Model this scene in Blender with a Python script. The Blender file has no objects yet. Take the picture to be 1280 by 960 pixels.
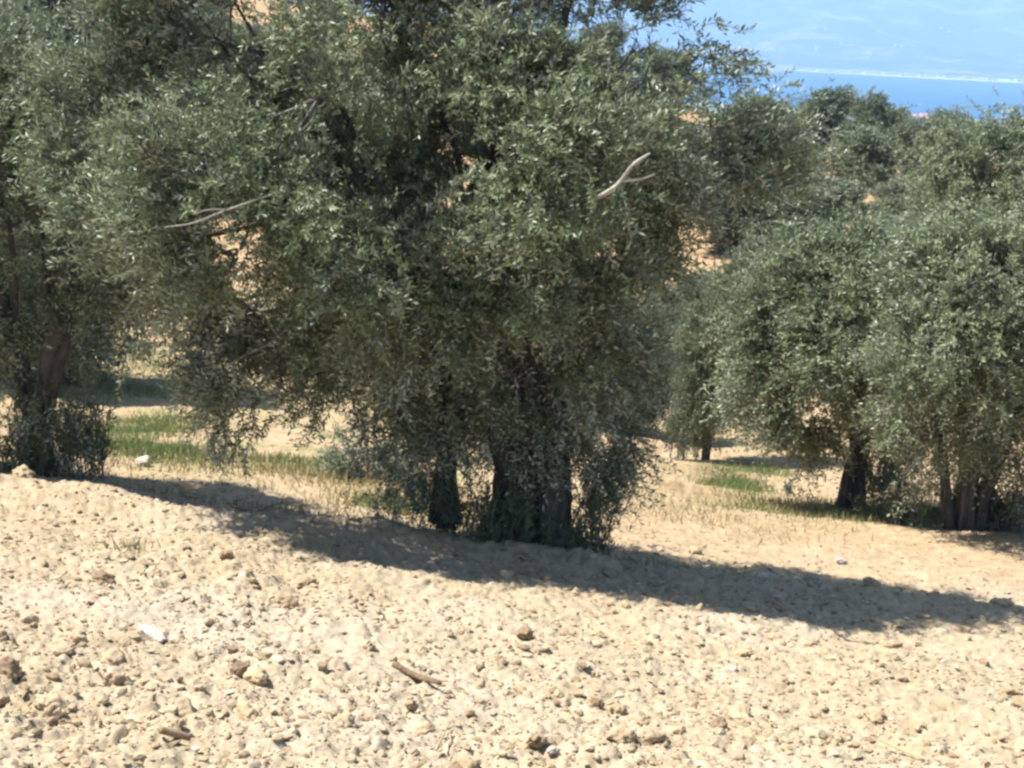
import bpy, math, random
import numpy as np
from mathutils import Matrix, Vector

R = math.radians
rng = np.random.default_rng(7)
random.seed(7)
scene = bpy.context.scene
col = scene.collection

# ------------------------------------------------------------------ camera
FPX = 1758.0                       # focal length in pixels of a 1280 px wide frame
PITCH, ROLL = 13.9, 3.0
cam_d = bpy.data.cameras.new("camera")
cam_d.sensor_width = 36.0
cam_d.lens = 36.0 * FPX / 1280.0
cam_d.clip_start, cam_d.clip_end = 0.1, 60000
cam = bpy.data.objects.new("camera", cam_d)
col.objects.link(cam)
RM = Matrix.Rotation(R(90 - PITCH), 4, 'X') @ Matrix.Rotation(R(ROLL), 4, 'Z')
cam.matrix_world = RM
scene.camera = cam

# ------------------------------------------------------------------ light
SUN_EL, SUN_BACK = 58.0, 12.0      # from the left
world = bpy.data.worlds.new("World")
scene.world = world
world.use_nodes = True
wn = world.node_tree
bg = wn.nodes['Background']
sky = wn.nodes.new('ShaderNodeTexSky')
sky.sky_type = 'NISHITA'
sky.sun_disc = False
sky.sun_elevation = R(SUN_EL)
sky.sun_rotation = R(-90 + SUN_BACK)
wn.links.new(sky.outputs[0], bg.inputs[0])
bg.inputs[1].default_value = 0.05
sun_d = bpy.data.lights.new("sun", 'SUN')
sun_d.energy = 5.0
sun_d.angle = R(0.5)
sun_d.color = (1.0, 0.96, 0.90)
sun = bpy.data.objects.new("sun", sun_d)
col.objects.link(sun)
sv = Vector((-math.cos(R(SUN_EL)) * math.cos(R(SUN_BACK)), math.cos(R(SUN_EL)) * math.sin(R(SUN_BACK)), math.sin(R(SUN_EL))))
sun.rotation_euler = sv.to_track_quat('Z', 'Y').to_euler()
scene.view_settings.view_transform = 'Standard'
scene.view_settings.look = 'None'
scene.view_settings.gamma = 1
scene.view_settings.exposure = 1.33
scene.cycles.max_bounces = 6
scene.cycles.diffuse_bounces = 1
scene.cycles.volume_bounces = 1
scene.cycles.pixel_filter_type = 'BLACKMAN_HARRIS'
scene.cycles.filter_width = 2.7

# ------------------------------------------------------------------ helpers
R3 = np.array(RM.to_3x3())
def P(px, py, Y):
    """world point seen at pixel (px,py) of the photo, Y metres ahead"""
    d = R3 @ np.array([(px - 640) / FPX, -(py - 480) / FPX, -1.0])
    return d * (Y / d[1])

def hash2(ix, iy, k=0):
    h = (ix.astype(np.int64) * 374761393 + iy.astype(np.int64) * 668265263 + k * 1442695041) & 0xffffffff
    h = ((h ^ (h >> 13)) * 1274126177) & 0xffffffff
    h = (h ^ (h >> 16)) & 0xffffffff
    h = (h * 2246822519) & 0xffffffff
    h = (h ^ (h >> 15)) & 0xffffffff
    return h / 4294967296.0

def vnoise(x, y, k=0):
    ix, iy = np.floor(x), np.floor(y)
    fx, fy = x - ix, y - iy
    fx = fx * fx * (3 - 2 * fx); fy = fy * fy * (3 - 2 * fy)
    a = hash2(ix, iy, k); b = hash2(ix + 1, iy, k); c = hash2(ix, iy + 1, k); d = hash2(ix + 1, iy + 1, k)
    return (a + (b - a) * fx) * (1 - fy) + (c + (d - c) * fx) * fy - 0.5

def fbm(x, y, octv=4, k=0):
    s = 0; a = 1.0
    for o in range(octv):
        s = s + a * vnoise(x * 2 ** o + 17.3 * o, y * 2 ** o - 9.1 * o, k + o)
        a *= 0.5
    return s

def lumps(x, y, s, k=0, prob=0.8):
    """domes of random size: earth clods"""
    x = x / s; y = y / s
    ix, iy = np.floor(x), np.floor(y)
    best = np.zeros_like(x)
    for dx in (-1, 0, 1):
        for dy in (-1, 0, 1):
            cx, cy = ix + dx, iy + dy
            ox = cx + hash2(cx, cy, k + 1); oy = cy + hash2(cx, cy, k + 2)
            r = 0.18 + 0.55 * hash2(cx, cy, k + 3) ** 1.8
            on = hash2(cx, cy, k + 4) < prob
            asp = 0.7 + 0.6 * hash2(cx, cy, k + 5)
            q = 1 - (((x - ox) * asp) ** 2 + ((y - oy) / asp) ** 2) / (r * r)
            h = np.where(on & (q > 0), r * np.sqrt(np.maximum(q, 0)), 0)
            best = np.maximum(best, h)
    return best * s

def sstep(a, b, x):
    t = np.clip((x - a) / (b - a), 0, 1)
    return t * t * (3 - 2 * t)

# ------------------------------------------------------------------ terrain shape
def plane(x, y): return -1.55 - 0.235 * y - 0.07 * x
ctrl = []
for u in (-0.5, -0.25, 0, 0.25, 0.5):
    for y in (5.0, 7.0, 9.0, 10.8):
        ctrl.append((u, y, plane(u * y, y) / y))
for px, py, Y in [(60, 590, 12), (300, 603, 13), (450, 622, 13), (645, 655, 12.2), (900, 652, 14), (820, 540, 27),
                  (1065, 641, 16.5), (1210, 664, 14.5), (1280, 682, 13.8), (160, 460, 27), (0, 500, 21), (350, 545, 18),
                  (600, 560, 20), (950, 602, 19.5), (885, 574, 23), (1000, 565, 24), (1280, 605, 20), (-200, 560, 13),
                  (1480, 700, 14), (1480, 620, 20), (-200, 480, 21),
                  (900, 312, 50), (1270, 330, 45), (600, 300, 50), (300, 290, 50), (0, 280, 50), (-300, 260, 50), (1600, 360, 45),
                  (1100, 252, 85), (1000, 195, 120), (1110, 205, 120), (1280, 235, 100), (1100, 172, 155), (1280, 185, 150), (1600, 220, 150),
                  (570, 125, 120), (190, 62, 120), (900, 170, 140), (0, 0, 130), (-300, -20, 130), (200, -30, 170), (640, 40, 165)]:
    p = P(px, py, Y)
    ctrl.append((p[0] / p[1], p[1], p[2] / p[1]))
for u in (-0.5, -0.2, 0.1, 0.3, 0.5):
    for y, g in ((260, -0.085), (500, -0.085), (1000, -0.068), (2000, -0.0575), (3000, -0.0425), (3300, -0.0396), (4200, -0.033)):
        ctrl.append((u, y, g))
ctrl = np.array(ctrl)
CU, CV, CG = ctrl[:, 0] * 2.2, np.log(ctrl[:, 1]), ctrl[:, 2]
def _k(r2): return np.where(r2 > 0, 0.5 * r2 * np.log(r2 + 1e-12), 0)
_n = len(CU)
_A = np.zeros((_n + 3, _n + 3))
_A[:_n, :_n] = _k((CU[:, None] - CU[None]) ** 2 + (CV[:, None] - CV[None]) ** 2) + np.eye(_n) * 0.002
_A[:_n, _n] = 1; _A[:_n, _n + 1] = CU; _A[:_n, _n + 2] = CV
_A[_n:, :_n] = _A[:_n, _n:].T
_W = np.linalg.solve(_A, np.concatenate([CG, np.zeros(3)]))
def tps(x, y):
    y = np.maximum(y, 3.0)
    u = np.clip(x / y, -0.55, 0.55) * 2.2
    v = np.log(np.minimum(y, 4000))
    s = _W[_n] + _W[_n + 1] * u + _W[_n + 2] * v
    for i in range(_n):
        s = s + _W[i] * _k((u - CU[i]) ** 2 + (v - CV[i]) ** 2)
    return s * np.minimum(y, 4000)

SEA = -130.0
def base_z(x, y):
    x = np.asarray(x, float); y = np.asarray(y, float)
    xc = np.clip(x, -30, 30)
    yc = np.maximum(y, -40)
    zp = plane(xc, np.minimum(yc, 30))
    zt = tps(x, y)
    w = sstep(8.5, 12.0, y)
    z = zp * (1 - w) + zt * w
    # far side of the bay
    coast = 9300 + 120 * vnoise(x / 900, x * 0, 31)
    d = (y - coast)
    m = SEA - 12 + 14 * sstep(-200, 0, d) + np.maximum(d, 0) * 0.03
    hill = sstep(800, 8500, d)
    m = m + hill * (820 + 260 * fbm(x / 3500, y / 3500, 5, 40)) + sstep(500, 3000, d) * 170 * fbm(x / 900, y / 900, 4, 50)
    w2 = sstep(3900, 4600, y)
    z = z * (1 - w2) + np.where(d > -250, m, SEA - 12) * w2
    return z

def relief(x, y):
    """ploughed clods near the camera, smoother soil farther off"""
    near = 1 - sstep(10.2, 12.5, y + 0.3 * vnoise(x * 0.7, y * 0.7, 3) * 4)
    far = 1 - sstep(30, 60, y)
    wx = x + 0.10 * fbm(x * 5, y * 5, 3, 60); wy = y + 0.10 * fbm(x * 5 + 9, y * 5, 3, 61)
    wx = wx + 0.012 * fbm(x * 24, y * 24, 2, 62); wy = wy + 0.012 * fbm(x * 24 + 5, y * 24, 2, 63)
    h = 0.08 * fbm(x * 0.8, y * 0.8, 3, 5) + 0.035 * fbm(x * 3.1, y * 3.1, 4, 6)
    patch = 0.55 + 0.9 * np.clip(fbm(x * 0.6, y * 0.6, 2, 8) + 0.5, 0, 1)
    c = 0.14 * lumps(wx, wy, 0.30, 10, 0.35) + 0.26 * lumps(wx + 3, wy, 0.13, 20, 0.45) + 0.36 * lumps(wx, wy + 5, 0.06, 30, 0.7)
    h = h + c * (0.28 + 0.72 * near) * patch
    h = h + 0.016 * fbm(x * 22, y * 22, 2, 70) - 0.018 * np.maximum(0, 0.13 - np.abs(fbm(x * 7 + 3, y * 7, 3, 71))) / 0.13 * near
    for mx, my, sx_, sy_, hh in ((2.0, 16.6, .75, .22, .20), (2.55, 19.2, .8, .25, .22), (2.2, 24.0, 1.2, .3, .25), (3.3, 12.6, .6, .2, .08)):
        h = h + hh * np.exp(-((x - mx + .25 * vnoise(x * 2, y * 2, 72)) / sx_) ** 2 - ((y - my + .5 * vnoise(x * 1.5, y * 0, 73)) / sy_) ** 2)
    ridge = np.exp(-((y - 10.35 - 0.2 * vnoise(x * 0.9, x * 0, 77)) / 0.42) ** 2) * (0.10 + 0.06 * (1 - sstep(0.2, 1.5, x)) + 0.06 * vnoise(x * 2, y * 2, 78))
    return h * far + ridge

def ground_z(x, y):
    x = np.atleast_1d(np.asarray(x, float)); y = np.atleast_1d(np.asarray(y, float))
    return base_z(x, y) + relief(x, y)
def gz(x, y): return float(ground_z([x], [y])[0])
def on_ground(px, py, Y):
    """world point on the terrain near distance Y along the ray of a pixel"""
    ys = np.geomspace(Y * 0.6, Y * 1.6, 240)
    pts = np.array([P(px, py, t) for t in ys])
    g = base_z(pts[:, 0], pts[:, 1])
    hit = np.where(pts[:, 2] <= g)[0]
    i = hit[0] if len(hit) else int(np.argmin(np.abs(ys - Y)))
    x, y = pts[i, 0], pts[i, 1]
    return np.array([x, y, gz(x, y)])

# ------------------------------------------------------------------ materials
def mat(name):
    m = bpy.data.materials.new(name); m.use_nodes = True
    nt = m.node_tree
    return m, nt, nt.nodes['Principled BSDF']
def N(nt, typ, **kw):
    n = nt.nodes.new(typ)
    for k, v in kw.items():
        if k == 'inp':
            for a, b in v.items(): n.inputs[a].default_value = b
        else: setattr(n, k, v)
    return n
def ramp(nt, src, stops):
    r = nt.nodes.new('ShaderNodeValToRGB')
    e = r.color_ramp.elements
    while len(e) < len(stops): e.new(0.5)
    for i, (p, c) in enumerate(stops):
        e[i].position = p; e[i].color = (*c, 1)
    nt.links.new(src, r.inputs[0]); return r
def noise(nt, scale, detail=4, rough=0.6, vec=None):
    n = N(nt, 'ShaderNodeTexNoise', inp={'Scale': scale, 'Detail': detail, 'Roughness': rough})
    if vec is not None: nt.links.new(vec, n.inputs['Vector'])
    return n
def mixc(nt, fac, a, b, blend='MIX'):
    m = N(nt, 'ShaderNodeMix', data_type='RGBA', blend_type=blend)
    for s, k in ((fac, 0), (a, 6), (b, 7)):
        if isinstance(s, (int, float)): m.inputs[k].default_value = s
        elif isinstance(s, tuple): m.inputs[k].default_value = (*s, 1)
        else: nt.links.new(s, m.inputs[k])
    return m.outputs[2]
def bump(nt, bsdf, src, strength, dist):
    b = N(nt, 'ShaderNodeBump', inp={'Strength': strength, 'Distance': dist})
    nt.links.new(src, b.inputs['Height']); nt.links.new(b.outputs[0], bsdf.inputs['Normal'])

def attr(nt, name):
    return N(nt, 'ShaderNodeAttribute', attribute_name=name)

def soil_material():
    m, nt, b = mat('dry_soil')
    geo = N(nt, 'ShaderNodeNewGeometry'); pos = geo.outputs['Position']
    n1 = noise(nt, 0.55, 5, 0.6, pos); n2 = noise(nt, 9, 5, 0.65, pos); n3 = noise(nt, 60, 4, 0.7, pos)
    cream = ramp(nt, n2.outputs[0], [(0.25, (0.295, 0.222, 0.136)), (0.5, (0.405, 0.320, 0.208)), (0.75, (0.465, 0.385, 0.272))])
    grey = ramp(nt, n3.outputs[0], [(0.3, (0.39, 0.315, 0.235)), (0.7, (0.52, 0.445, 0.355))])
    f1 = ramp(nt, n1.outputs[0], [(0.48, (0, 0, 0)), (0.66, (0.75, 0.75, 0.75))])
    c = mixc(nt, f1.outputs[0], cream.outputs[0], grey.outputs[0])
    orange = ramp(nt, n2.outputs[0], [(0.3, (0.32, 0.19, 0.10)), (0.55, (0.44, 0.29, 0.165)), (0.75, (0.50, 0.38, 0.25))])
    c = mixc(nt, attr(nt, 'field').outputs['Fac'], c, orange.outputs[0])
    # dry and green weeds, low growth staining the soil
    n4 = noise(nt, 1.6, 4, 0.7, pos)
    fw = N(nt, 'ShaderNodeMath', operation='MULTIPLY')
    nt.links.new(ramp(nt, n4.outputs[0], [(0.42, (0, 0, 0)), (0.6, (0.8, 0.8, 0.8))]).outputs[0], fw.inputs[0])
    nt.links.new(attr(nt, 'weed').outputs['Fac'], fw.inputs[1])
    weedc = ramp(nt, n2.outputs[0], [(0.35, (0.13, 0.15, 0.055)), (0.6, (0.34, 0.29, 0.13))])
    c = mixc(nt, fw.outputs[0], c, weedc.outputs[0])
    scrub = ramp(nt, noise(nt, 0.012, 6, 0.7, pos).outputs[0], [(0.35, (0.035, 0.055, 0.03)), (0.55, (0.08, 0.10, 0.055)), (0.68, (0.30, 0.24, 0.16))])
    c = mixc(nt, attr(nt, 'scrub').outputs['Fac'], c, scrub.outputs[0])
    far = ramp(nt, noise(nt, 0.0018, 7, 0.65, pos).outputs[0], [(0.38, (0.03, 0.045, 0.035)), (0.52, (0.10, 0.11, 0.07)), (0.62, (0.34, 0.28, 0.22)), (0.7, (0.5, 0.42, 0.36))])
    c = mixc(nt, attr(nt, 'mountain').outputs['Fac'], c, far.outputs[0])
    c = mixc(nt, attr(nt, 'beach').outputs['Fac'], c, (0.75, 0.68, 0.56))
    # individual dry crumbs: speckle
    sp = N(nt, 'ShaderNodeTexVoronoi', inp={'Scale': 38.0}); nt.links.new(pos, sp.inputs['Vector'])
    spr = ramp(nt, sp.outputs['Color'], [(0.0, (0.72, 0.70, 0.68)), (0.35, (1, 1, 1)), (0.85, (1.0, 1.0, 1.0)), (1.0, (1.25, 1.22, 1.18))])
    c = mixc(nt, 0.7, c, spr.outputs[0], 'MULTIPLY')
    nt.links.new(c, b.inputs['Base Color'])
    b.inputs['Roughness'].default_value = 0.95
    b.inputs['Specular IOR Level'].default_value = 0.15
    add = N(nt, 'ShaderNodeMath', operation='ADD')
    nt.links.new(n2.outputs[0], add.inputs[0]); nt.links.new(n3.outputs[0], add.inputs[1])
    bump(nt, b, add.outputs[0], 0.55, 0.02)
    return m

def clod_material(name, dark, light, sc=14):
    m, nt, b = mat(name)
    oi = N(nt, 'ShaderNodeObjectInfo')
    geo = N(nt, 'ShaderNodeNewGeometry')
    n = noise(nt, sc, 5, 0.7, geo.outputs['Position'])
    c = ramp(nt, n.outputs[0], [(0.3, dark), (0.7, light)])
    v = ramp(nt, oi.outputs['Random'], [(0, (0.74, 0.72, 0.70)), (0.5, (0.98, 0.98, 0.98)), (1, (1.15, 1.12, 1.08))])
    o = mixc(nt, 1.0, c.outputs[0], v.outputs[0], 'MULTIPLY')
    nt.links.new(o, b.inputs['Base Color'])
    b.inputs['Roughness'].default_value = 0.95; b.inputs['Specular IOR Level'].default_value = 0.15
    bump(nt, b, noise(nt, 70, 4, 0.7, geo.outputs['Position']).outputs[0], 0.6, 0.012)
    return m

def crumb_material():
    m, nt, b = mat('soil_crumbs')
    t = attr(nt, 'tint')
    c = ramp(nt, t.outputs['Fac'], [(0, (0.22, 0.155, 0.09)), (0.3, (0.35, 0.27, 0.17)), (0.9, (0.44, 0.352, 0.235)), (1, (0.53, 0.46, 0.35))])
    nt.links.new(c.outputs[0], b.inputs['Base Color']); b.inputs['Roughness'].default_value = 0.95
    b.inputs['Specular IOR Level'].default_value = 0.15
    return m

def leaf_material(name, top, under, young, transl=0.16):
    m, nt, b = mat(name)
    geo = N(nt, 'ShaderNodeNewGeometry')
    t = attr(nt, 'tint')
    a = mixc(nt, t.outputs['Fac'], top, young)
    c = mixc(nt, geo.outputs['Backfacing'], a, under)
    nt.links.new(c, b.inputs['Base Color'])
    b.inputs['Roughness'].default_value = 0.45
    b.inputs['Specular IOR Level'].default_value = 0.4
    tr = N(nt, 'ShaderNodeBsdfTranslucent'); tr.inputs[0].default_value = (0.12, 0.20, 0.06, 1)
    mx = N(nt, 'ShaderNodeMixShader'); mx.inputs[0].default_value = transl
    out = nt.nodes['Material Output']
    nt.links.new(b.outputs[0], mx.inputs[1]); nt.links.new(tr.outputs[0], mx.inputs[2]); nt.links.new(mx.outputs[0], out.inputs[0])
    return m

def bark_material(name, dark, light):
    m, nt, b = mat(name)
    tc = N(nt, 'ShaderNodeTexCoord')
    mp = N(nt, 'ShaderNodeMapping'); mp.inputs['Scale'].default_value = (1, 1, 0.25)
    nt.links.new(tc.outputs['Object'], mp.inputs[0])
    n = noise(nt, 16, 6, 0.75, mp.outputs[0])
    c = ramp(nt, n.outputs[0], [(0.3, dark), (0.68, light)])
    nt.links.new(c.outputs[0], b.inputs['Base Color']); b.inputs['Roughness'].default_value = 0.9
    bump(nt, b, n.outputs[0], 0.9, 0.03)
    return m

def plain(name, c, rough=0.8):
    m, nt, b = mat(name)
    geo = N(nt, 'ShaderNodeNewGeometry')
    n = noise(nt, 25, 4, 0.7, geo.outputs['Position'])
    r = ramp(nt, n.outputs[0], [(0.3, tuple(x * 0.75 for x in c)), (0.7, tuple(min(1, x * 1.12) for x in c))])
    nt.links.new(r.outputs[0], b.inputs['Base Color']); b.inputs['Roughness'].default_value = rough
    return m

M_soil = soil_material()
M_clod = clod_material('pale_clod', (0.35, 0.255, 0.15), (0.53, 0.425, 0.285))
M_brown = clod_material('brown_clod', (0.17, 0.115, 0.07), (0.36, 0.26, 0.165))
M_lime = clod_material('limestone', (0.40, 0.34, 0.26), (0.62, 0.56, 0.46))
M_pink = clod_material('pinkish_white', (0.55, 0.45, 0.44), (0.75, 0.66, 0.64))
M_crumb = crumb_material()
M_leaf = leaf_material('olive_leaf', (0.052, 0.082, 0.038), (0.47, 0.51, 0.40), (0.27, 0.315, 0.165), .17)
M_leaf_far = leaf_material('olive_leaf_distant', (0.053, 0.080, 0.040), (0.34, 0.375, 0.29), (0.18, 0.215, 0.115), 0.14)
M_shoot = leaf_material('young_shoot_leaf', (0.060, 0.100, 0.035), (0.17, 0.22, 0.13), (0.12, 0.17, 0.06))
M_grass = leaf_material('grass_blade', (0.13, 0.20, 0.06), (0.17, 0.23, 0.08), (0.36, 0.33, 0.15), 0.2)
M_straw = leaf_material('dry_straw', (0.40, 0.31, 0.16), (0.45, 0.36, 0.2), (0.52, 0.44, 0.26), 0.1)
M_bark = bark_material('olive_bark', (0.020, 0.019, 0.018), (0.13, 0.125, 0.118))
M_twig = bark_material('olive_twig', (0.08, 0.078, 0.068), (0.27, 0.265, 0.245))
M_dead = bark_material('bare_grey_wood', (0.30, 0.27, 0.23), (0.60, 0.56, 0.50))
M_stick = bark_material('brown_stick', (0.10, 0.06, 0.035), (0.26, 0.17, 0.10))
M_wall = plain('white_wall', (0.82, 0.80, 0.77))
M_tile = plain('roof_tile', (0.55, 0.30, 0.22))

# ------------------------------------------------------------------ mesh helpers
def np_mesh(name, verts, faces, mats, mat_idx=None, tint=None, smooth=False):
    """faces: int array (n,3) or (n,4), or a list of such arrays"""
    me = bpy.data.meshes.new(name)
    if not isinstance(faces, list): faces = [faces]
    faces = [f for f in faces if len(f)]
    nf = sum(len(f) for f in faces)
    me.vertices.add(len(verts)); me.vertices.foreach_set('co', np.ascontiguousarray(verts, np.float32).ravel())
    loops = np.concatenate([f.ravel() for f in faces])
    sizes = np.concatenate([np.full(len(f), f.shape[1]) for f in faces])
    starts = np.concatenate([[0], np.cumsum(sizes)[:-1]])
    me.loops.add(len(loops)); me.loops.foreach_set('vertex_index', loops.astype(np.int32))
    me.polygons.add(nf)
    me.polygons.foreach_set('loop_start', starts.astype(np.int32))
    me.polygons.foreach_set('loop_total', sizes.astype(np.int32))
    for m in mats: me.materials.append(m)
    if mat_idx is not None: me.polygons.foreach_set('material_index', mat_idx.astype(np.int32))
    me.polygons.foreach_set('use_smooth', np.full(nf, smooth))
    if tint is not None:
        a = me.attributes.new('tint', 'FLOAT', 'FACE'); a.data.foreach_set('value', tint.astype(np.float32))
    me.update(calc_edges=True)
    return me

def link(name, data, parent=None, loc=None):
    o = bpy.data.objects.new(name, data); col.objects.link(o)
    if parent is not None: o.parent = parent
    if loc is not None: o.location = [float(v) for v in loc]
    return o
def tag(o, label, cat, group=None):
    o['label'] = label; o['category'] = cat
    if group: o['group'] = group
    return o
def structure(o): o['kind'] = 'structure'; return o

class Buf:
    """collects quads/tris with material index and tint"""
    def __init__(s): s.v = []; s.q = []; s.t = []; s.qm = []; s.tm = []; s.qt = []; s.tt = []; s.n = 0
    def add(s, v, q=None, t=None, m=0, tint=0.5):
        if q is not None and len(q):
            s.q.append(q + s.n); s.qm.append(np.full(len(q), m)); s.qt.append(np.broadcast_to(tint, (len(q),)))
        if t is not None and len(t):
            s.t.append(t + s.n); s.tm.append(np.full(len(t), m)); s.tt.append(np.broadcast_to(tint, (len(t),)))
        s.v.append(v); s.n += len(v)
    def mesh(s, name, mats, smooth=False):
        f = []; mi = []; ti = []
        if s.q: f.append(np.concatenate(s.q)); mi += s.qm; ti += s.qt
        if s.t: f.append(np.concatenate(s.t)); mi += s.tm; ti += s.tt
        return np_mesh(name, np.concatenate(s.v), f, mats, np.concatenate(mi), np.concatenate(ti), smooth)

def spline(pts, n):
    """Catmull-Rom through pts"""
    pts = np.asarray(pts, float)
    p = np.vstack([2 * pts[0] - pts[1], pts, 2 * pts[-1] - pts[-2]])
    t = np.linspace(0, len(pts) - 1 - 1e-6, n); i = t.astype(int); f = (t - i)[:, None]
    a, b, c, d = p[i], p[i + 1], p[i + 2], p[i + 3]
    return 0.5 * (2 * b + (c - a) * f + (2 * a - 5 * b + 4 * c - d) * f ** 2 + (3 * b - a - 3 * c + d) * f ** 3)

def tube(path, rad, sides=8, gnarl=0.0, seed=0):
    path = np.asarray(path, float); n = len(path)
    rad = np.broadcast_to(rad, (n,))
    tan = np.gradient(path, axis=0); tan /= np.linalg.norm(tan, axis=1)[:, None] + 1e-9
    ref = np.array([0.9, 0.3, 0.1]) if abs(tan[:, 2]).mean() > 0.5 else np.array([0.1, 0.2, 1.0])
    u = np.cross(tan, ref); u /= np.linalg.norm(u, axis=1)[:, None] + 1e-9
    w = np.cross(tan, u)
    a = np.linspace(0, 2 * np.pi, sides, endpoint=False)
    rr = rad[:, None] * np.ones((1, sides))
    if gnarl:
        L = np.concatenate([[0], np.cumsum(np.linalg.norm(np.diff(path, axis=0), axis=1))])
        A, S = np.meshgrid(a, L)
        rr = rr * (1 + gnarl * (0.5 * np.sin(3 * A + 2.2 * S + seed) + 0.35 * np.sin(5 * A - 3.1 * S + 2 * seed) + 1.0 * vnoise(A * 2.5 + seed, S * 5, seed)))
    v = path[:, None, :] + rr[..., None] * (np.cos(a)[None, :, None] * u[:, None, :] + np.sin(a)[None, :, None] * w[:, None, :])
    v = v.reshape(-1, 3)
    i = np.arange(n - 1)[:, None] * sides; j = np.arange(sides)[None]
    q = np.stack([i + j, i + (j + 1) % sides, i + sides + (j + 1) % sides, i + sides + j], -1).reshape(-1, 4)
    c0, c1 = len(v), len(v) + 1
    v = np.vstack([v, path[0], path[-1]])
    jj = np.arange(sides)
    t = np.vstack([np.stack([np.full(sides, c0), (jj + 1) % sides, jj], -1),
                   np.stack([np.full(sides, c1), (n - 1) * sides + jj, (n - 1) * sides + (jj + 1) % sides], -1)])
    return v, q, t

def unit(a): return a / (np.linalg.norm(a, axis=-1, keepdims=True) + 1e-9)

def sprigs(buf, org, dirs, L, nleaf, leaf, rg, droop=0.35, twig_r=0.0022, tint0=None, twigs=True):
    """shoots with leaves in rough pairs; org,dirs (n,3), L (n,)"""
    n = len(org)
    if tint0 is None: tint0 = rg.random(n)
    k = nleaf
    t = (np.arange(k)[None] + 0.6 * rg.random((n, k)) + 0.6) / (k + 0.6)
    d = dirs[:, None, :]; Lk = L[:, None, None]
    bend = rg.normal(0, 0.22, (n, 1, 3)) + np.array([0, 0, -droop])
    pos = org[:, None, :] + d * Lk * t[..., None] + bend * Lk * (t ** 2)[..., None]
    tan = unit(d + 2 * bend * t[..., None])
    ra = unit(rg.normal(0, 1, (n, 1, 3)))
    e1 = unit(np.cross(tan, np.broadcast_to(ra, tan.shape))); e2 = np.cross(tan, e1)
    phi = (np.arange(k)[None] * 2.4 + rg.random((n, 1)) * 6.28 + rg.normal(0, .5, (n, k)))[..., None]
    rad = np.cos(phi) * e1 + np.sin(phi) * e2
    ld = unit(tan * rg.uniform(0.35, 1.0, (n, k, 1)) + rad * 0.8 + np.array([0, 0, 0.12]))
    nrm = unit(tan * 0.9 - rad * 0.6 + rg.normal(0, 0.45, (n, k, 3)) + np.array([-0.2, 0, 0.75]))
    side = unit(np.cross(ld, nrm))
    ll = leaf * rg.uniform(0.65, 1.2, (n, k, 1)); ww = ll * rg.uniform(0.12, 0.18, (n, k, 1))
    nn = np.cross(side, ld)
    a = pos; m = pos + ld * ll * 0.5 + nn * ll * 0.03
    b = pos + ld * ll - nn * ll * 0.05 * rg.random((n, k, 1))
    v = np.stack([a, m + side * ww, b, m - side * ww], 2).reshape(-1, 3)
    q = np.arange(n * k * 4).reshape(-1, 4)
    ti = np.clip(tint0[:, None] * 0.7 + 0.45 * rg.random((n, k)) - 0.05, 0, 1).ravel()
    buf.add(v, q=q, m=0, tint=ti)
    if twigs:
        ts = np.array([0, 0.5, 1.0])
        c = org[:, None, :] + d * Lk * ts[None, :, None] + bend * Lk * (ts ** 2)[None, :, None]
        rr = twig_r * np.array([1.3, 1.0, 0.4])
        ang = np.array([0, 2.094, 4.189])
        u1 = e1[:, 0, :]; u2 = e2[:, 0, :]
        ring = np.cos(ang)[None, :, None] * u1[:, None] + np.sin(ang)[None, :, None] * u2[:, None]
        v = (c[:, :, None, :] + rr[None, :, None, None] * ring[:, None]).reshape(-1, 3)
        f = []
        for s in range(2):
            for j in range(3):
                f.append([s * 3 + j, s * 3 + (j + 1) % 3, s * 3 + 3 + (j + 1) % 3, s * 3 + 3 + j])
        q = (np.array(f)[None] + (np.arange(n) * 9)[:, None, None]).reshape(-1, 4)
        buf.add(v, q=q, m=1, tint=0.5)

def limb_path(a, b, rg, n=8, sag=0.15, wob=0.08):
    a, b = np.asarray(a, float), np.asarray(b, float)
    L = np.linalg.norm(b - a)
    m1 = a + (b - a) * 0.35 + np.array([0, 0, sag * L]) + rg.normal(0, wob * L, 3)
    m2 = a + (b - a) * 0.7 + np.array([0, 0, sag * L * 0.6]) + rg.normal(0, wob * L, 3)
    return spline([a, m1, m2, b], n)

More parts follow.
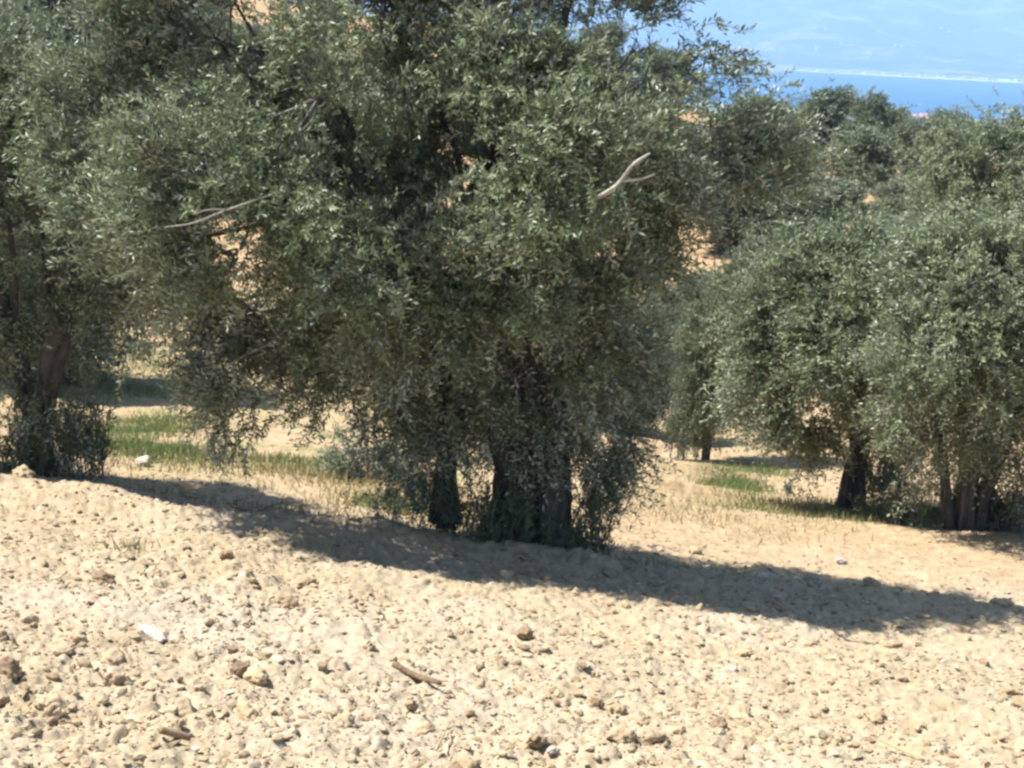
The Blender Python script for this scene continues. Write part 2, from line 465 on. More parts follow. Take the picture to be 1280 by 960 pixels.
def crown_buf(blobs, rg, leaf, nleaf, clump_d, per_clump, crown_c, shoot=0.22, br=0.011, spread=0.20, droop=0.35, twigs=True, inner=0.55, holes=(1.9, 3.0)):
    """blobs: rows cx,cy,cz,rx,ry,rz,density -> leafy shoots gathered in clumps, each clump on its own thin branch"""
    buf = Buf()
    O = []; D = []; T = []
    for bl in blobs:
        c = np.array(bl[:3]); r = np.array(bl[3:6]); dens = bl[6]
        area = (r[0] * r[1] + r[1] * r[2] + r[0] * r[2]) / 3 * 4 * np.pi
        nc = max(3, int(dens * clump_d * area * 1.15))
        d = unit(rg.normal(0, 1, (nc, 3)))
        rad = rg.uniform(inner, 1.08, nc)
        pos = c + d * r * rad[:, None]
        wp = pos * holes[0] + holes[1]
        keep = fbm(wp[:, 0] + wp[:, 2] * .6, wp[:, 2] - wp[:, 1] * .7, 2, 7) > -0.10
        pos = pos[keep]; nc = len(pos)
        if not nc: continue
        for i in range(nc):
            if rg.random() < 0.45:
                pth = limb_path(c + (pos[i] - c) * 0.1, pos[i], rg, 5, 0.05, 0.10)
                v, q, t = tube(pth, np.linspace(br, br * 0.35, 5), 4)
                buf.add(v, q=q, t=t, m=1)
        k = int(per_clump * 1.7)
        ct = rg.random(nc)
        out = unit((pos - c) * 0.9 + (pos - crown_c) * 0.35 + np.array([0, 0, 0.15]) * np.linalg.norm(r))
        sz = rg.uniform(0.6, 1.3, (nc, 1, 1))
        o = pos[:, None] + rg.normal(0, spread * 0.55, (nc, k, 3)) * sz
        cd = unit(out * .8 + rg.normal(0, .4, (nc, 3)))
        dd = unit(cd[:, None] + rg.normal(0, 0.34, (nc, k, 3)))
        O.append(o.reshape(-1, 3)); D.append(dd.reshape(-1, 3)); T.append(np.clip(ct[:, None] + rg.normal(0, .18, (nc, k)), 0, 1).ravel())
    O = np.concatenate(O); D = np.concatenate(D); T = np.concatenate(T)
    L = shoot * rg.uniform(0.5, 1.3, len(O))
    sprigs(buf, O, D, L, nleaf, leaf, rg, droop, tint0=T, twigs=twigs, twig_r=0.0024 * leaf / 0.06)
    return buf, len(O)

# ------------------------------------------------------------------ ground sheet
rows = np.concatenate([np.geomspace(0.4, 2.4, 24, endpoint=False), np.exp(np.arange(math.log(2.4), math.log(32), 0.0040)),
                       np.geomspace(32.2, 200, 170), np.geomspace(206, 21500, 230)])
th_f = np.radians(np.arange(-25, 25.001, 0.085))
th_c = np.radians(np.arange(29, 331.01, 5.8))
th = np.concatenate([th_f, th_c]); nth = len(th)
Rg, Tg = np.meshgrid(rows, th, indexing='ij')
X = (Rg * np.sin(Tg)); Yg = (Rg * np.cos(Tg))
xf, yf = X.ravel(), Yg.ravel()
zf = base_z(xf, yf)
nr = (np.hypot(xf, yf) < 62)
zf[nr] += relief(xf[nr], yf[nr])
midr = ~nr & (yf < 3500)
zf[midr] += 1.2 * fbm(xf[midr] / 40, yf[midr] / 40, 3, 91) * sstep(60, 200, np.hypot(xf[midr], yf[midr]))
verts = np.column_stack([xf, yf, zf])
i = np.arange(len(rows) - 1)[:, None] * nth; j = np.arange(nth)[None]; j2 = (j + 1) % nth
quads = np.stack([i + j, i + nth + j, i + nth + j2, i + j2], -1).reshape(-1, 4)
cidx = len(verts)
verts = np.vstack([verts, [0, 0, float(base_z([0], [0])[0])]])
tri = np.stack([np.full(nth, cidx), np.arange(nth), (np.arange(nth) + 1) % nth], -1)
me = np_mesh('ground', verts, [quads, tri], [M_soil], smooth=True)
def pattr(me, name, val):
    a = me.attributes.new(name, 'FLOAT', 'POINT'); a.data.foreach_set('value', np.append(val, 0).astype(np.float32))
pattr(me, 'field', sstep(10.6, 13.5, yf + 1.2 * vnoise(xf, yf, 5)) * (0.55 + 0.45 * sstep(25, 60, yf)))
pattr(me, 'weed', sstep(11.5, 14, yf) * (1 - sstep(26, 60, yf)) * (0.45 + 0.5 * (xf < -0.5)) + 0.35 * sstep(40, 60, yf))
pattr(me, 'scrub', sstep(190, 260, np.hypot(xf, yf)))
pattr(me, 'mountain', sstep(5000, 6000, yf))
pattr(me, 'beach', ((yf > 9100) & (yf < 9650)).astype(float) * 0.9 + ((yf > 3180) & (yf < 3400)) * 0.8)
structure(link('ground', me))

# sea
M_sea, nt, b = mat('sea_water')
b.inputs['Base Color'].default_value = (0.006, 0.075, 0.22, 1); b.inputs['Roughness'].default_value = 0.5
b.inputs['Specular IOR Level'].default_value = 0.25
geo = N(nt, 'ShaderNodeNewGeometry')
sn = noise(nt, 0.004, 5, 0.6, geo.outputs['Position'])
sc_ = ramp(nt, sn.outputs[0], [(0.35, (0.003, 0.075, 0.19)), (0.65, (0.005, 0.105, 0.26))])
nt.links.new(sc_.outputs[0], b.inputs['Base Color'])
bump(nt, b, noise(nt, 0.15, 5, 0.7, geo.outputs['Position']).outputs[0], 0.5, 1.0)
sx = np.array([[-21000, 2600, SEA], [21000, 2600, SEA], [21000, 10500, SEA], [-21000, 10500, SEA]], float)
structure(link('sea', np_mesh('sea', sx, np.array([[0, 1, 2, 3]]), [M_sea])))

# haze
M_haze = bpy.data.materials.new('haze_air'); M_haze.use_nodes = True
nt = M_haze.node_tree; nt.nodes.clear()
pv = N(nt, 'ShaderNodeVolumePrincipled')
pv.inputs['Color'].default_value = (0.42, 0.66, 1.0, 1)
pv.inputs['Density'].default_value = 1.6e-4
pv.inputs['Anisotropy'].default_value = 0.0
mo = N(nt, 'ShaderNodeOutputMaterial'); nt.links.new(pv.outputs[0], mo.inputs['Volume'])
lo, hi = np.array([-22500, -22500, -160.0]), np.array([22500, 22500, float(verts[:, 2].max()) + 20.0])
hv = np.array([[x, y, z] for x in (lo[0], hi[0]) for y in (lo[1], hi[1]) for z in (lo[2], hi[2])])
hq = np.array([[0, 1, 3, 2], [4, 6, 7, 5], [0, 4, 5, 1], [2, 3, 7, 6], [0, 2, 6, 4], [1, 5, 7, 3]])
hz = link('haze', np_mesh('haze', hv, hq, [M_haze])); hz['kind'] = 'stuff'

# ------------------------------------------------------------------ detailed trees
def pix_blobs(base, Y, rows_, deep=1.0):
    out = []
    for r in rows_:
        px, py, rx, ry, dy = r[:5]
        dens = r[5] if len(r) > 5 else 1.0
        dy = dy * (deep if dy < 0 else deep * .55); c = P(px, py, Y + dy); s = (Y + dy) / FPX
        out.append([*(c - base), rx * s, min(rx, ry) * s * (1.05 if deep == 1 else .85), ry * s * 1.03, dens])
    return out

def olive(label, base, trunks, blobs, seed, leaf=0.057, nleaf=13, clump_d=9, per=10, group=None, limbs=14, shoots=None, leafm=None, shoot=0.24, spread=0.2, name='olive_tree', droop=0.35, br=0.012):
    rg = np.random.default_rng(seed)
    root = link(name, None, loc=base); tag(root, label, 'tree', group)
    cc = np.mean([b[:3] for b in blobs], 0)
    tops = []
    tb = Buf()
    for (pts, r0, r1) in trunks:
        pth = spline([np.array(p) for p in pts], 26)
        pth = pth + np.column_stack([fbm(np.linspace(0, 6, 26), np.full(26, seed * 1.7), 2, 3), fbm(np.linspace(0, 6, 26), np.full(26, seed * 2.7), 2, 4), np.zeros(26)]) * r0 * 0.35
        s = np.linspace(0, 1, 26)
        rad = r0 + (r1 - r0) * s + r0 * 0.6 * np.exp(-s * 10)
        v, q, t = tube(pth, rad, 26, 0.42, seed)
        tb.add(v, q=q, t=t); tops.append((pth, rad))
    trunk = link('trunk', tb.mesh('olive_trunk', [M_bark], True), root)
    order = sorted(range(len(blobs)), key=lambda k: -blobs[k][3])[:limbs]
    for k in order:
        c = np.array(blobs[k][:3])
        pth, rad = min(tops, key=lambda tp: np.linalg.norm(tp[0][-1][:2] - c[:2]))
        ii = int(rg.integers(15, 26)) if c[2] > pth[-1][2] * 0.8 else int(rg.integers(13, 20))
        st = pth[ii]
        lp = limb_path(st, c + (c - st) * 0.15, rg, 12, 0.10, 0.07)
        v, q, t = tube(lp, np.linspace(rad[ii] * 0.42, br * 0.8, 12), 8, 0.15, k)
        b2 = Buf(); b2.add(v, q=q, t=t)
        link('limb', b2.mesh('olive_limb', [M_bark], True), trunk)
    buf, ns = crown_buf(blobs, rg, leaf, nleaf, clump_d, per, cc, shoot=shoot, spread=spread, droop=droop, br=br)
    link('crown', buf.mesh('olive_crown', [leafm or M_leaf, M_twig]), root)
    if shoots:
        sb = Buf(); O = []; D = []
        for (c, r, h, n) in shoots:
            a = rg.random(n) * 6.28; rr = r * np.sqrt(rg.random(n))
            o = np.array(c) + np.column_stack([rr * np.cos(a), rr * np.sin(a), np.full(n, -0.05)])
            for q_ in range(n):
                hh = h * rg.uniform(0.5, 1.1)
                tip = o[q_] + np.array([rg.normal(0, .12) * hh, rg.normal(0, .12) * hh, hh])
                v, q, t = tube(limb_path(o[q_], tip, rg, 6, 0, 0.05), np.linspace(0.006, 0.002, 6), 3)
                sb.add(v, q=q, t=t, m=1)
                m_ = 7
                f = rg.uniform(0.15, 1.0, m_)[:, None]
                O.append(o[q_] + (tip - o[q_]) * f); D.append(unit(rg.normal(0, .5, (m_, 3)) + [0, 0, .8]))
        O = np.concatenate(O); D = np.concatenate(D)
        sprigs(sb, O, D, 0.2 * rg.uniform(.5, 1.3, len(O)), 9, 0.05, rg, 0.2)
        link('basal_shoots', sb.mesh('olive_basal_shoots', [M_shoot, M_twig]), root)
    return root

# main tree -----------------------------------------------------------------
YM = 10.95
mb = P(648, 668, YM); mb[2] = gz(mb[0], mb[1]) - 0.03
def L_(px, py, Y, base): return list(P(px, py, Y) - base)
main_blobs = pix_blobs(mb, YM, [
    (110, 215, 85, 75, 0.1), (150, 300, 105, 60, -0.9), (260, 215, 120, 90, -1.3), (120, 130, 60, 45, .2, .6),
    (300, 320, 110, 75, -1.2), (350, 420, 95, 65, -0.4), (265, 432, 50, 52, -0.5), (278, 518, 32, 42, -0.4, .7),
    (430, 490, 85, 50, 0.2), (500, 570, 55, 45, 0.3), (400, 120, 110, 95, -0.9), (280, 70, 110, 70, 0.1), (450, 10, 130, 70, 0),
    (430, 300, 90, 90, -1.4), (520, 390, 100, 70, -1.0), (620, 330, 95, 80, -1.2), (660, 440, 85, 60, -0.4), (560, 500, 65, 50, -0.1),
    (690, 210, 110, 90, -1.5), (650, 90, 95, 80, -0.9), (768, 118, 95, 82, -0.9), (838, 85, 68, 52, -0.2), (885, 150, 65, 55, -0.2),
    (940, 180, 52, 56, -0.1, 1.3), (900, 115, 40, 36, 0, 1.2), (900, 225, 62, 38, -.3), (850, 265, 45, 34, -.2, .8), (850, 220, 80, 50, -0.5), (800, 300, 55, 50, -0.2, .6), (745, 350, 60, 55, -0.7), (760, 450, 55, 60, -0.5),
    (768, 535, 34, 45, 0.2), (750, 590, 30, 34, .2), (720, 520, 30, 40, .2), (545, 590, 34, 30, .3), (600, 500, 45, 40, -.2), (585, 560, 26, 26, -.1, .6), (520, 535, 40, 40, 0), (652, 535, 32, 34, -.25, .8), (705, 570, 26, 32, -.1, .8), (620, 595, 24, 26, -.3, .6), (785, 15, 48, 40, 0),
    (400, 230, 150, 110, 1.0, .9), (640, 180, 140, 100, 1.3, .8), (800, 190, 100, 80, 0.8, .8), (320, 390, 110, 70, 0.8, 1.2), (620, 420, 140, 90, 1.0, 1),
    (480, 450, 90, 70, 0.9, 1.1), (210, 330, 80, 60, .7, 1), (290, 0, 110, 60, .3, 1), (180, 70, 70, 50, .4, .9), (400, 330, 60, 50, -.2, 1.1), (450, -90, 190, 90, 0, 1), (650, -70, 190, 90, 0, 1), (240, -50, 120, 70, 0.2, .9), (730, -50, 80, 40, 0.2, .6), (560, 30, 90, 60, .6, 1)], 0.8)
YB = YM
main_tr = [
    ([[0.12, 0, -0.15], L_(648, 600, YB, mb), L_(632, 520, YB, mb), L_(606, 430, YB + .1, mb), L_(620, 330, YB, mb)], 0.23, 0.13),
    ([[0.20, -0.1, -0.1], L_(690, 600, YB - .1, mb), L_(665, 500, YB - .1, mb), L_(640, 400, YB, mb), L_(690, 300, YB, mb)], 0.14, 0.09),
    ([L_(606, 430, YB + .1, mb), L_(630, 250, YB - .1, mb), L_(610, 150, YB - .1, mb), L_(575, 60, YB - .1, mb)], 0.10, 0.07),
    ([L_(556, 655, YB + .1, mb), L_(556, 560, YB + .1, mb), L_(548, 470, YB + .1, mb), L_(500, 380, YB, mb)], 0.075, 0.05),
]
def gsh(px, py, Y, base):
    g = P(px, py, Y); g[2] = gz(g[0], g[1]); return list(g - base)
main = olive('large olive tree in the middle with a thick leaning trunk and crown filling the top', mb, main_tr, main_blobs, 11,
             clump_d=13, per=14, nleaf=16, limbs=24,
             shoots=[(gsh(738, 672, YM - .05, mb), .2, .7, 26), (gsh(610, 672, YM - .32, mb), .22, .55, 16), (gsh(660, 680, YM - .36, mb), .2, .5, 14), (gsh(700, 680, YM - .3, mb), .2, .28, 8), (gsh(560, 655, YM - .1, mb), .22, .6, 16),
                     (gsh(620, 670, YM - .35, mb), .3, .3, 14)])
# bare pale branches catching the sun
def bare_branch(parent, base, pix, r, fork=None):
    b2 = Buf()
    pth = spline([np.array(L_(*p, base)) for p in pix], 14)
    v, q, t = tube(pth, np.linspace(r, r * 0.4, 14), 7, 0.2, 3); b2.add(v, q=q, t=t)
    if fork:
        pth = spline([np.array(L_(*p, base)) for p in fork], 8)
        v, q, t = tube(pth, np.linspace(r * .6, r * 0.25, 8), 6, 0.2, 4); b2.add(v, q=q, t=t)
    o = link('bare_branch', b2.mesh('bare_branch', [M_dead], True), parent)
    o['label'] = 'sunlit bare grey branch among the leaves'
bare_branch(main, mb, [(720, 262, 10.2), (760, 240, 9.05), (776, 226, 8.95), (792, 205, 8.9), (812, 192, 9.0)], 0.019, [(776, 226, 8.95), (800, 224, 8.9), (818, 218, 9.0)])
bare_branch(main, mb, [(350, 240, 9.8), (285, 262, 9.0), (240, 279, 8.75), (205, 284, 8.7)], 0.007, [(285, 262, 9.0), (262, 262, 8.8), (240, 268, 8.7)])

# left tree -----------------------------------------------------------------
YL = 11.9
lb = P(48, 590, YL); lb[2] = gz(lb[0], lb[1]) - 0.03
left_blobs = pix_blobs(lb, YL, [
    (60, 340, 90, 55, 0), (-30, 300, 100, 80, 0), (130, 370, 60, 40, 0.1), (20, 180, 80, 80, .5), (-70, 180, 100, 100, .2), (-100, 400, 90, 70, 0),
    (-10, 400, 60, 45, -.4), (5, 545, 42, 45, -.1, 1), (85, 540, 32, 48, .1, .9), (50, 520, 26, 26, -.25, .6), (55, 420, 50, 40, .3), (70, 250, 80, 60, .9), (-60, 60, 110, 80, .4), (30, 80, 60, 60, .8, .7), (-20, 470, 35, 50, .3, .7), (10, 120, 45, 60, -.3),
    (-190, 280, 110, 120, .3)])
left = olive('forked olive tree at the left edge with grey bark lit in patches', lb, [
    ([[0, 0, -.15], L_(45, 540, YL, lb), L_(30, 480, YL, lb), L_(18, 420, YL, lb), L_(-10, 350, YL, lb)], 0.085, 0.06),
    ([[0.05, 0, -.15], L_(50, 540, YL, lb), L_(62, 470, YL - .05, lb), L_(78, 410, YL - .1, lb), L_(100, 330, YL, lb)], 0.10, 0.08)],
    left_blobs, 23, clump_d=10, per=10, limbs=10,
    shoots=[(gsh(95, 600, YL, lb), .3, .85, 34), (gsh(10, 590, YL - .1, lb), .3, .8, 34), (gsh(50, 592, YL - .3, lb), .2, .5, 12)])

# right pair ----------------------------------------------------------------
YA = 16.6
ab = P(1066, 640, YA); ab[2] = gz(ab[0], ab[1]) - 0.03
a_blobs = pix_blobs(ab, YA, [
    (965, 470, 60, 60, 0), (945, 400, 42, 45, 0), (1005, 370, 75, 62, -.2), (1078, 338, 76, 50, 0), (1060, 420, 80, 70, -.9), (985, 545, 50, 45, -.2), (1005, 575, 34, 26, 0), (1110, 570, 45, 34, .5, .9),
    (1120, 400, 80, 80, -.5), (1110, 500, 70, 55, -.5), (1030, 500, 60, 55, -.6), (1020, 322, 48, 30, .2), (1060, 400, 110, 80, .9, .7), (1130, 345, 66, 52, .6, .8)])
treeA = olive('single trunked olive tree right of centre behind the ploughed strip', ab, [
    ([[0, 0, -.15], L_(1066, 600, YA, ab), L_(1072, 550, YA, ab), L_(1065, 490, YA, ab), L_(1060, 420, YA, ab)], 0.135, 0.09)],
    a_blobs, 31, clump_d=9.5, per=12, leaf=0.066, limbs=9, shoot=0.28, spread=.22)
YR = 14.7
bb = P(1205, 662, YR); bb[2] = gz(bb[0], bb[1]) - 0.03
b_blobs = pix_blobs(bb, YR, [
    (1190, 342, 84, 56, 0), (1250, 350, 80, 80, -.5), (1180, 430, 80, 70, -.7), (1255, 460, 80, 70, -.7), (1210, 515, 70, 46, -.3), (1150, 540, 50, 45, -.1),
    (1320, 400, 80, 100, -.3), (1310, 318, 80, 56, 0), (1400, 420, 90, 90, 0), (1300, 540, 60, 50, -.2), (1230, 400, 130, 90, .9, .8), (1350, 520, 60, 60, .2), (1160, 595, 36, 30, .1, .9), (1205, 570, 38, 28, .5, 1), (1275, 595, 32, 32, 0, .7), (1140, 480, 50, 50, .2)])
treeB = olive('olive tree at the right edge with several dark stems on a flared base', bb, [
    ([[0.02, 0, -.15], L_(1208, 610, YR, bb), L_(1212, 560, YR, bb), L_(1200, 490, YR, bb), L_(1190, 420, YR, bb)], 0.11, 0.08),
    ([[0.15, 0, -.1], L_(1230, 620, YR, bb), L_(1252, 560, YR, bb), L_(1265, 490, YR, bb), L_(1280, 430, YR, bb)], 0.08, 0.06),
    ([[-.12, 0, -.1], L_(1186, 640, YR, bb), L_(1178, 580, YR, bb), L_(1168, 520, YR, bb)], 0.06, 0.04),
    ([[.35, -.05, -.1], L_(1256, 650, YR, bb), L_(1232, 600, YR, bb), L_(1222, 560, YR, bb)], 0.05, 0.04)],
    b_blobs, 37, clump_d=9.5, per=12, leaf=0.063, limbs=10, shoot=0.26,
    shoots=[(gsh(1150, 655, YR + .3, bb), .35, .7, 34), (gsh(1235, 662, YR + .2, bb), .2, .4, 10), (gsh(1268, 665, YR, bb), .3, .6, 20), (gsh(1100, 650, YR + .9, bb), .3, .35, 12)])
YC = 30.0
cb = on_ground(1235, 470, YC)
YC = cb[1]
c_blobs = pix_blobs(cb, YC, [
    (1190, 222, 46, 42, 0), (1230, 190, 48, 38, 0), (1280, 182, 48, 38, 0), (1180, 265, 34, 30, -.3), (1220, 250, 55, 50, -.8), (1285, 240, 60, 55, -.5),
    (1240, 310, 80, 50, -.3), (1190, 325, 50, 34, 0), (1320, 300, 60, 70, 0), (1330, 215, 50, 50, 0), (1230, 240, 80, 70, 1, .7), (1240, 380, 80, 50, 0)])
treeC = olive('taller olive tree rising behind the right edge tree towards the sea', cb, [
    ([[0, 0, -.2], L_(1235, 440, YC, cb), L_(1240, 380, YC, cb), L_(1235, 310, YC, cb)], 0.2, 0.12)],
    c_blobs, 41, clump_d=6.0, per=9, leaf=0.10, limbs=8, shoot=0.36, spread=.3, br=.02)

# trees of the slope: meshes shared by copies ---------------------------------
def generic_meshes(seed, leaf, nleaf, clump_d, per):
    """unit tree about 1 high and 1 wide, built at 4 m and scaled down by the caller"""
    rg = np.random.default_rng(seed)
    bl = []
    for k in range(15):
        a = rg.random() * 6.28; rr = 1.25 * math.sqrt(rg.random()); z = rg.uniform(0.4, 3.3)
        sh = math.sqrt(max(0.12, 1 - ((z - 1.9) / 2.1) ** 2))
        bl.append([rr * math.cos(a) * sh, rr * math.sin(a) * sh, z, *(rg.uniform(0.42, 0.8) * np.array([1, 1, 0.85])), rg.uniform(.7, 1.1)])
    bl.append([0, 0, 1.9, 1.0, 1.0, 1.1, .6])
    buf, ns = crown_buf(bl, rg, leaf, nleaf, clump_d, per, np.array([0, 0, 1.8]), shoot=.34, spread=.28, br=.02, holes=(1.3, 3.0 + seed))
    crown = buf.mesh('slope_olive_crown', [M_leaf_far, M_twig])
    tb = Buf()
    pth = spline([[0, 0, -.3], [rg.normal(0, .08), 0, .5], [rg.normal(0, .15), rg.normal(0, .1), 1.2], [rg.normal(0, .2), 0, 2.0]], 14)
    v, q, t = tube(pth, np.linspace(.15, .06, 14), 10, .25, seed); tb.add(v, q=q, t=t)
    for k in range(6):
        lp = limb_path(pth[int(rg.integers(6, 13))], bl[k][:3], rg, 7, .1, .07)
        v, q, t = tube(lp, np.linspace(.07, .02, 7), 5); tb.add(v, q=q, t=t)
    return tb.mesh('slope_olive_trunk', [M_bark], True), crown
GEN_MID = [generic_meshes(s, 0.10, 11, 9.0, 9) for s in (51, 52, 53)]
GEN_FAR = [generic_meshes(s, 0.17, 9, 5.0, 7) for s in (61, 62, 63)]

def slope_tree(px, py, Y, wpx, hpx, label, group=None, kind=None, depth=None):
    b = on_ground(px, py, Y)
    s = b[1] / FPX
    W, H = wpx * s, hpx * s
    gen = (GEN_MID if b[1] < 45 else GEN_FAR)
    tm, cm = gen[int(rng.integers(3))] if kind is None else gen[kind]
    root = link('olive_tree', None, loc=b); tag(root, label, 'tree', group)
    root.scale = (W / 3.3, W / 3.3, H / 3.9)
    root.rotation_euler = (0, 0, float(rng.random() * 6.28))
    link('trunk', tm, root); link('crown', cm, root)
    return root

slope_tree(882, 576, 22.5, 130, 290, 'dark narrow olive tree in the gap between the large olive and the right pair', kind=1)
slope_tree(765, 545, 26, 170, 200, 'soft green olive tree behind the right side of the large trunk', kind=2)
slope_tree(20, 475, 24, 330, 560, 'tall olive tree behind the forked tree at the top left corner', kind=2)
slope_tree(925, 312, 48, 175, 125, 'rounded grey-green olive tree above the orange soil bank', kind=0)
slope_tree(1066, 256, 78, 105, 100, 'small rounded olive tree left of the bare earth patch', kind=1)
slope_tree(1000, 300, 55, 110, 85, 'low olive tree just right of the large crown edge', kind=2)
slope_tree(1092, 222, 100, 92, 106, 'olive tree with a dark stem and domed top against the sea', kind=2)
slope_tree(1018, 205, 115, 110, 96, 'dark domed olive tree on the crest left of the sea gap', kind=0)
slope_tree(955, 205, 120, 95, 88, 'pale olive tree on the crest beside the large crown', kind=1)
slope_tree(1155, 262, 80, 90, 115, 'slim olive tree below the distant seaside village', kind=1)
slope_tree(1190, 215, 110, 90, 75, 'small olive tree low on the crest right of the sea gap', kind=0)
slope_tree(1120, 335, 42, 100, 70, 'grey-green olive tree half hidden above the right pair', kind=1)
slope_tree(1090, 185, 140, 50, 55, 'farthest olive tree in the middle of the crest', kind=0)
slope_tree(1145, 190, 145, 45, 42, 'lowest crest olive tree beneath the distant village', kind=2)
slope_tree(850, 440, 33, 110, 110, 'dark green olive tree low between the large crown and the orange bank', kind=1)
slope_tree(1045, 300, 60, 105, 80, 'small bushy olive tree directly above the single trunked olive', kind=1)
slope_tree(1125, 283, 85, 75, 62, 'little olive tree at the right of the bare earth patch', kind=0)
slope_tree(962, 262, 75, 105, 85, 'bushy olive tree against the right edge of the large crown', kind=2)
hid = 'olive tree of the far slope glimpsed through gaps in the large crown'
for px, py, Y, w, h in [(340, 140, 55, 200, 180), (180, 150, 60, 180, 170), (30, 130, 60, 210, 190), (450, 90, 75, 150, 140), (700, 110, 70, 150, 140), (300, 250, 45, 200, 170), (470, 290, 48, 190, 150), (690, 330, 42, 190, 150), (590, 190, 75, 120, 110), (780, 260, 60, 150, 120),
                        (420, 170, 80, 120, 110), (300, 130, 95, 110, 100), (700, 170, 90, 110, 100), (500, 110, 120, 80, 75), (620, 100, 130, 80, 75), (740, 115, 120, 90, 85),
                        (400, 80, 140, 80, 80), (840, 150, 115, 90, 90), (240, 60, 140, 80, 80), (870, 260, 62, 110, 95)]:
    slope_tree(px, py, Y, w, h, hid, 'olive trees of the far slope behind the large olive')
for px, py, Y, w, h in [(1380, 300, 60, 160, 130), (1480, 260, 80, 130, 120), (1340, 225, 110, 100, 95), (-120, 260, 50, 200, 180), (-60, 110, 95, 120, 110), (100, 90, 105, 120, 110)]:
    slope_tree(px, py, Y, w, h, 'olive tree of the orchard beyond the edge of the picture', 'olive trees past the edges')

# shrub behind the shadow line, left of the trunk
def shrub(px, py, Y, w, h, label, seed):
    rg = np.random.default_rng(seed); g = on_ground(px, py, Y)
    s = g[1] / FPX; W, H = w * s, h * s
    bl = [[0, 0, H * .5, W * .45, W * .45, H * .45, 1], [W * .25, 0, H * .4, W * .3, W * .3, H * .35, 1], [-W * .25, .1, H * .35, W * .3, W * .3, H * .3, 1]]
    root = link('shrub', None, loc=g); tag(root, label, 'shrub')
    buf, ns = crown_buf(bl, rg, .05, 10, 16, 9, np.array([0, 0, 0]), shoot=.22, spread=.14)
    link('foliage', buf.mesh('shrub_foliage', [M_leaf, M_twig]), root)
    sb = Buf()
    for k in range(7):
        v, q, t = tube(limb_path([0, 0, -.1], [rg.normal(0, W * .2), rg.normal(0, W * .2), H * .6], rg, 6), np.linspace(.015, .004, 6), 5); sb.add(v, q=q, t=t)
    link('stems', sb.mesh('shrub_stems', [M_bark], True), root)
shrub(452, 600, 12.6, 100, 60, 'low grey-green shrub left of the large olive trunk', 71)

# ------------------------------------------------------------------ grass and straw
def tufts(name, spots, m, blade, seed, label=None):
    rg = np.random.default_rng(seed); B = Buf()
    for (px, py, Y, wx, wy, n) in spots:
        g = on_ground(px, py, Y)
        x = g[0] + rg.normal(0, wx, n); y = g[1] + rg.normal(0, wy, n)
        z = ground_z(x, y) - 0.01
        o = np.column_stack([x, y, z])
        h = blade * rg.uniform(.4, 1.2, (n, 1)); lean = rg.normal(0, .35, (n, 3)) * [1, 1, 0] + [0, 0, 1]
        tip = o + unit(lean) * h; sd = unit(rg.normal(0, 1, (n, 3)) * [1, 1, .1]) * 0.006 * (blade / .12)
        v = np.stack([o - sd, o + sd, (o + tip) / 2 + sd * .8, tip], 1).reshape(-1, 3)
        B.add(v, q=np.arange(n * 4).reshape(-1, 4), tint=rg.random(n))
    o = link(name, B.mesh(name, [m])); o['kind'] = 'stuff'
    o['label'] = label or name; return o
tufts('grass', [(180, 535, 19, .45, 1.2, 5200), (205, 570, 15.5, .3, .4, 2200), (150, 560, 16, .25, .4, 1500), (915, 608, 19, .22, .45, 3600), (945, 590, 20, .35, .5, 1500), (150, 490, 24, .6, .8, 2500),
                (365, 578, 15, .4, .4, 1500), (490, 632, 12.4, .25, .25, 1500), (955, 632, 17, .3, .5, 700), (930, 640, 15, .9, .5, 600),
                (155, 690, 8.1, .12, .1, 45), (410, 702, 8.3, .1, .1, 25), (1100, 650, 15.8, .5, .3, 1200), (180, 455, 28, 1, 1.5, 2500)],
      M_grass, .11, 81, 'green weedy grass in patches on the bare soil')
tufts('dry_grass', [(1110, 640, 16.5, .7, .5, 2600), (430, 600, 13.5, .8, .4, 2200), (560, 640, 12.6, .6, .3, 1500), (240, 480, 24, 1.6, 2, 1500), (1000, 640, 16, .8, .5, 1200),
                    (250, 590, 14, 1.2, .6, 500), (1280, 640, 16, .6, .5, 1500), (650, 690, 10.6, .9, .15, 900), (350, 640, 10.8, 1.2, .12, 500), (850, 650, 14, .8, .5, 500), (800, 350, 45, 4, 5, 1500)],
      M_straw, .12, 82, 'dry straw-coloured grass on the soil between the olive trees')

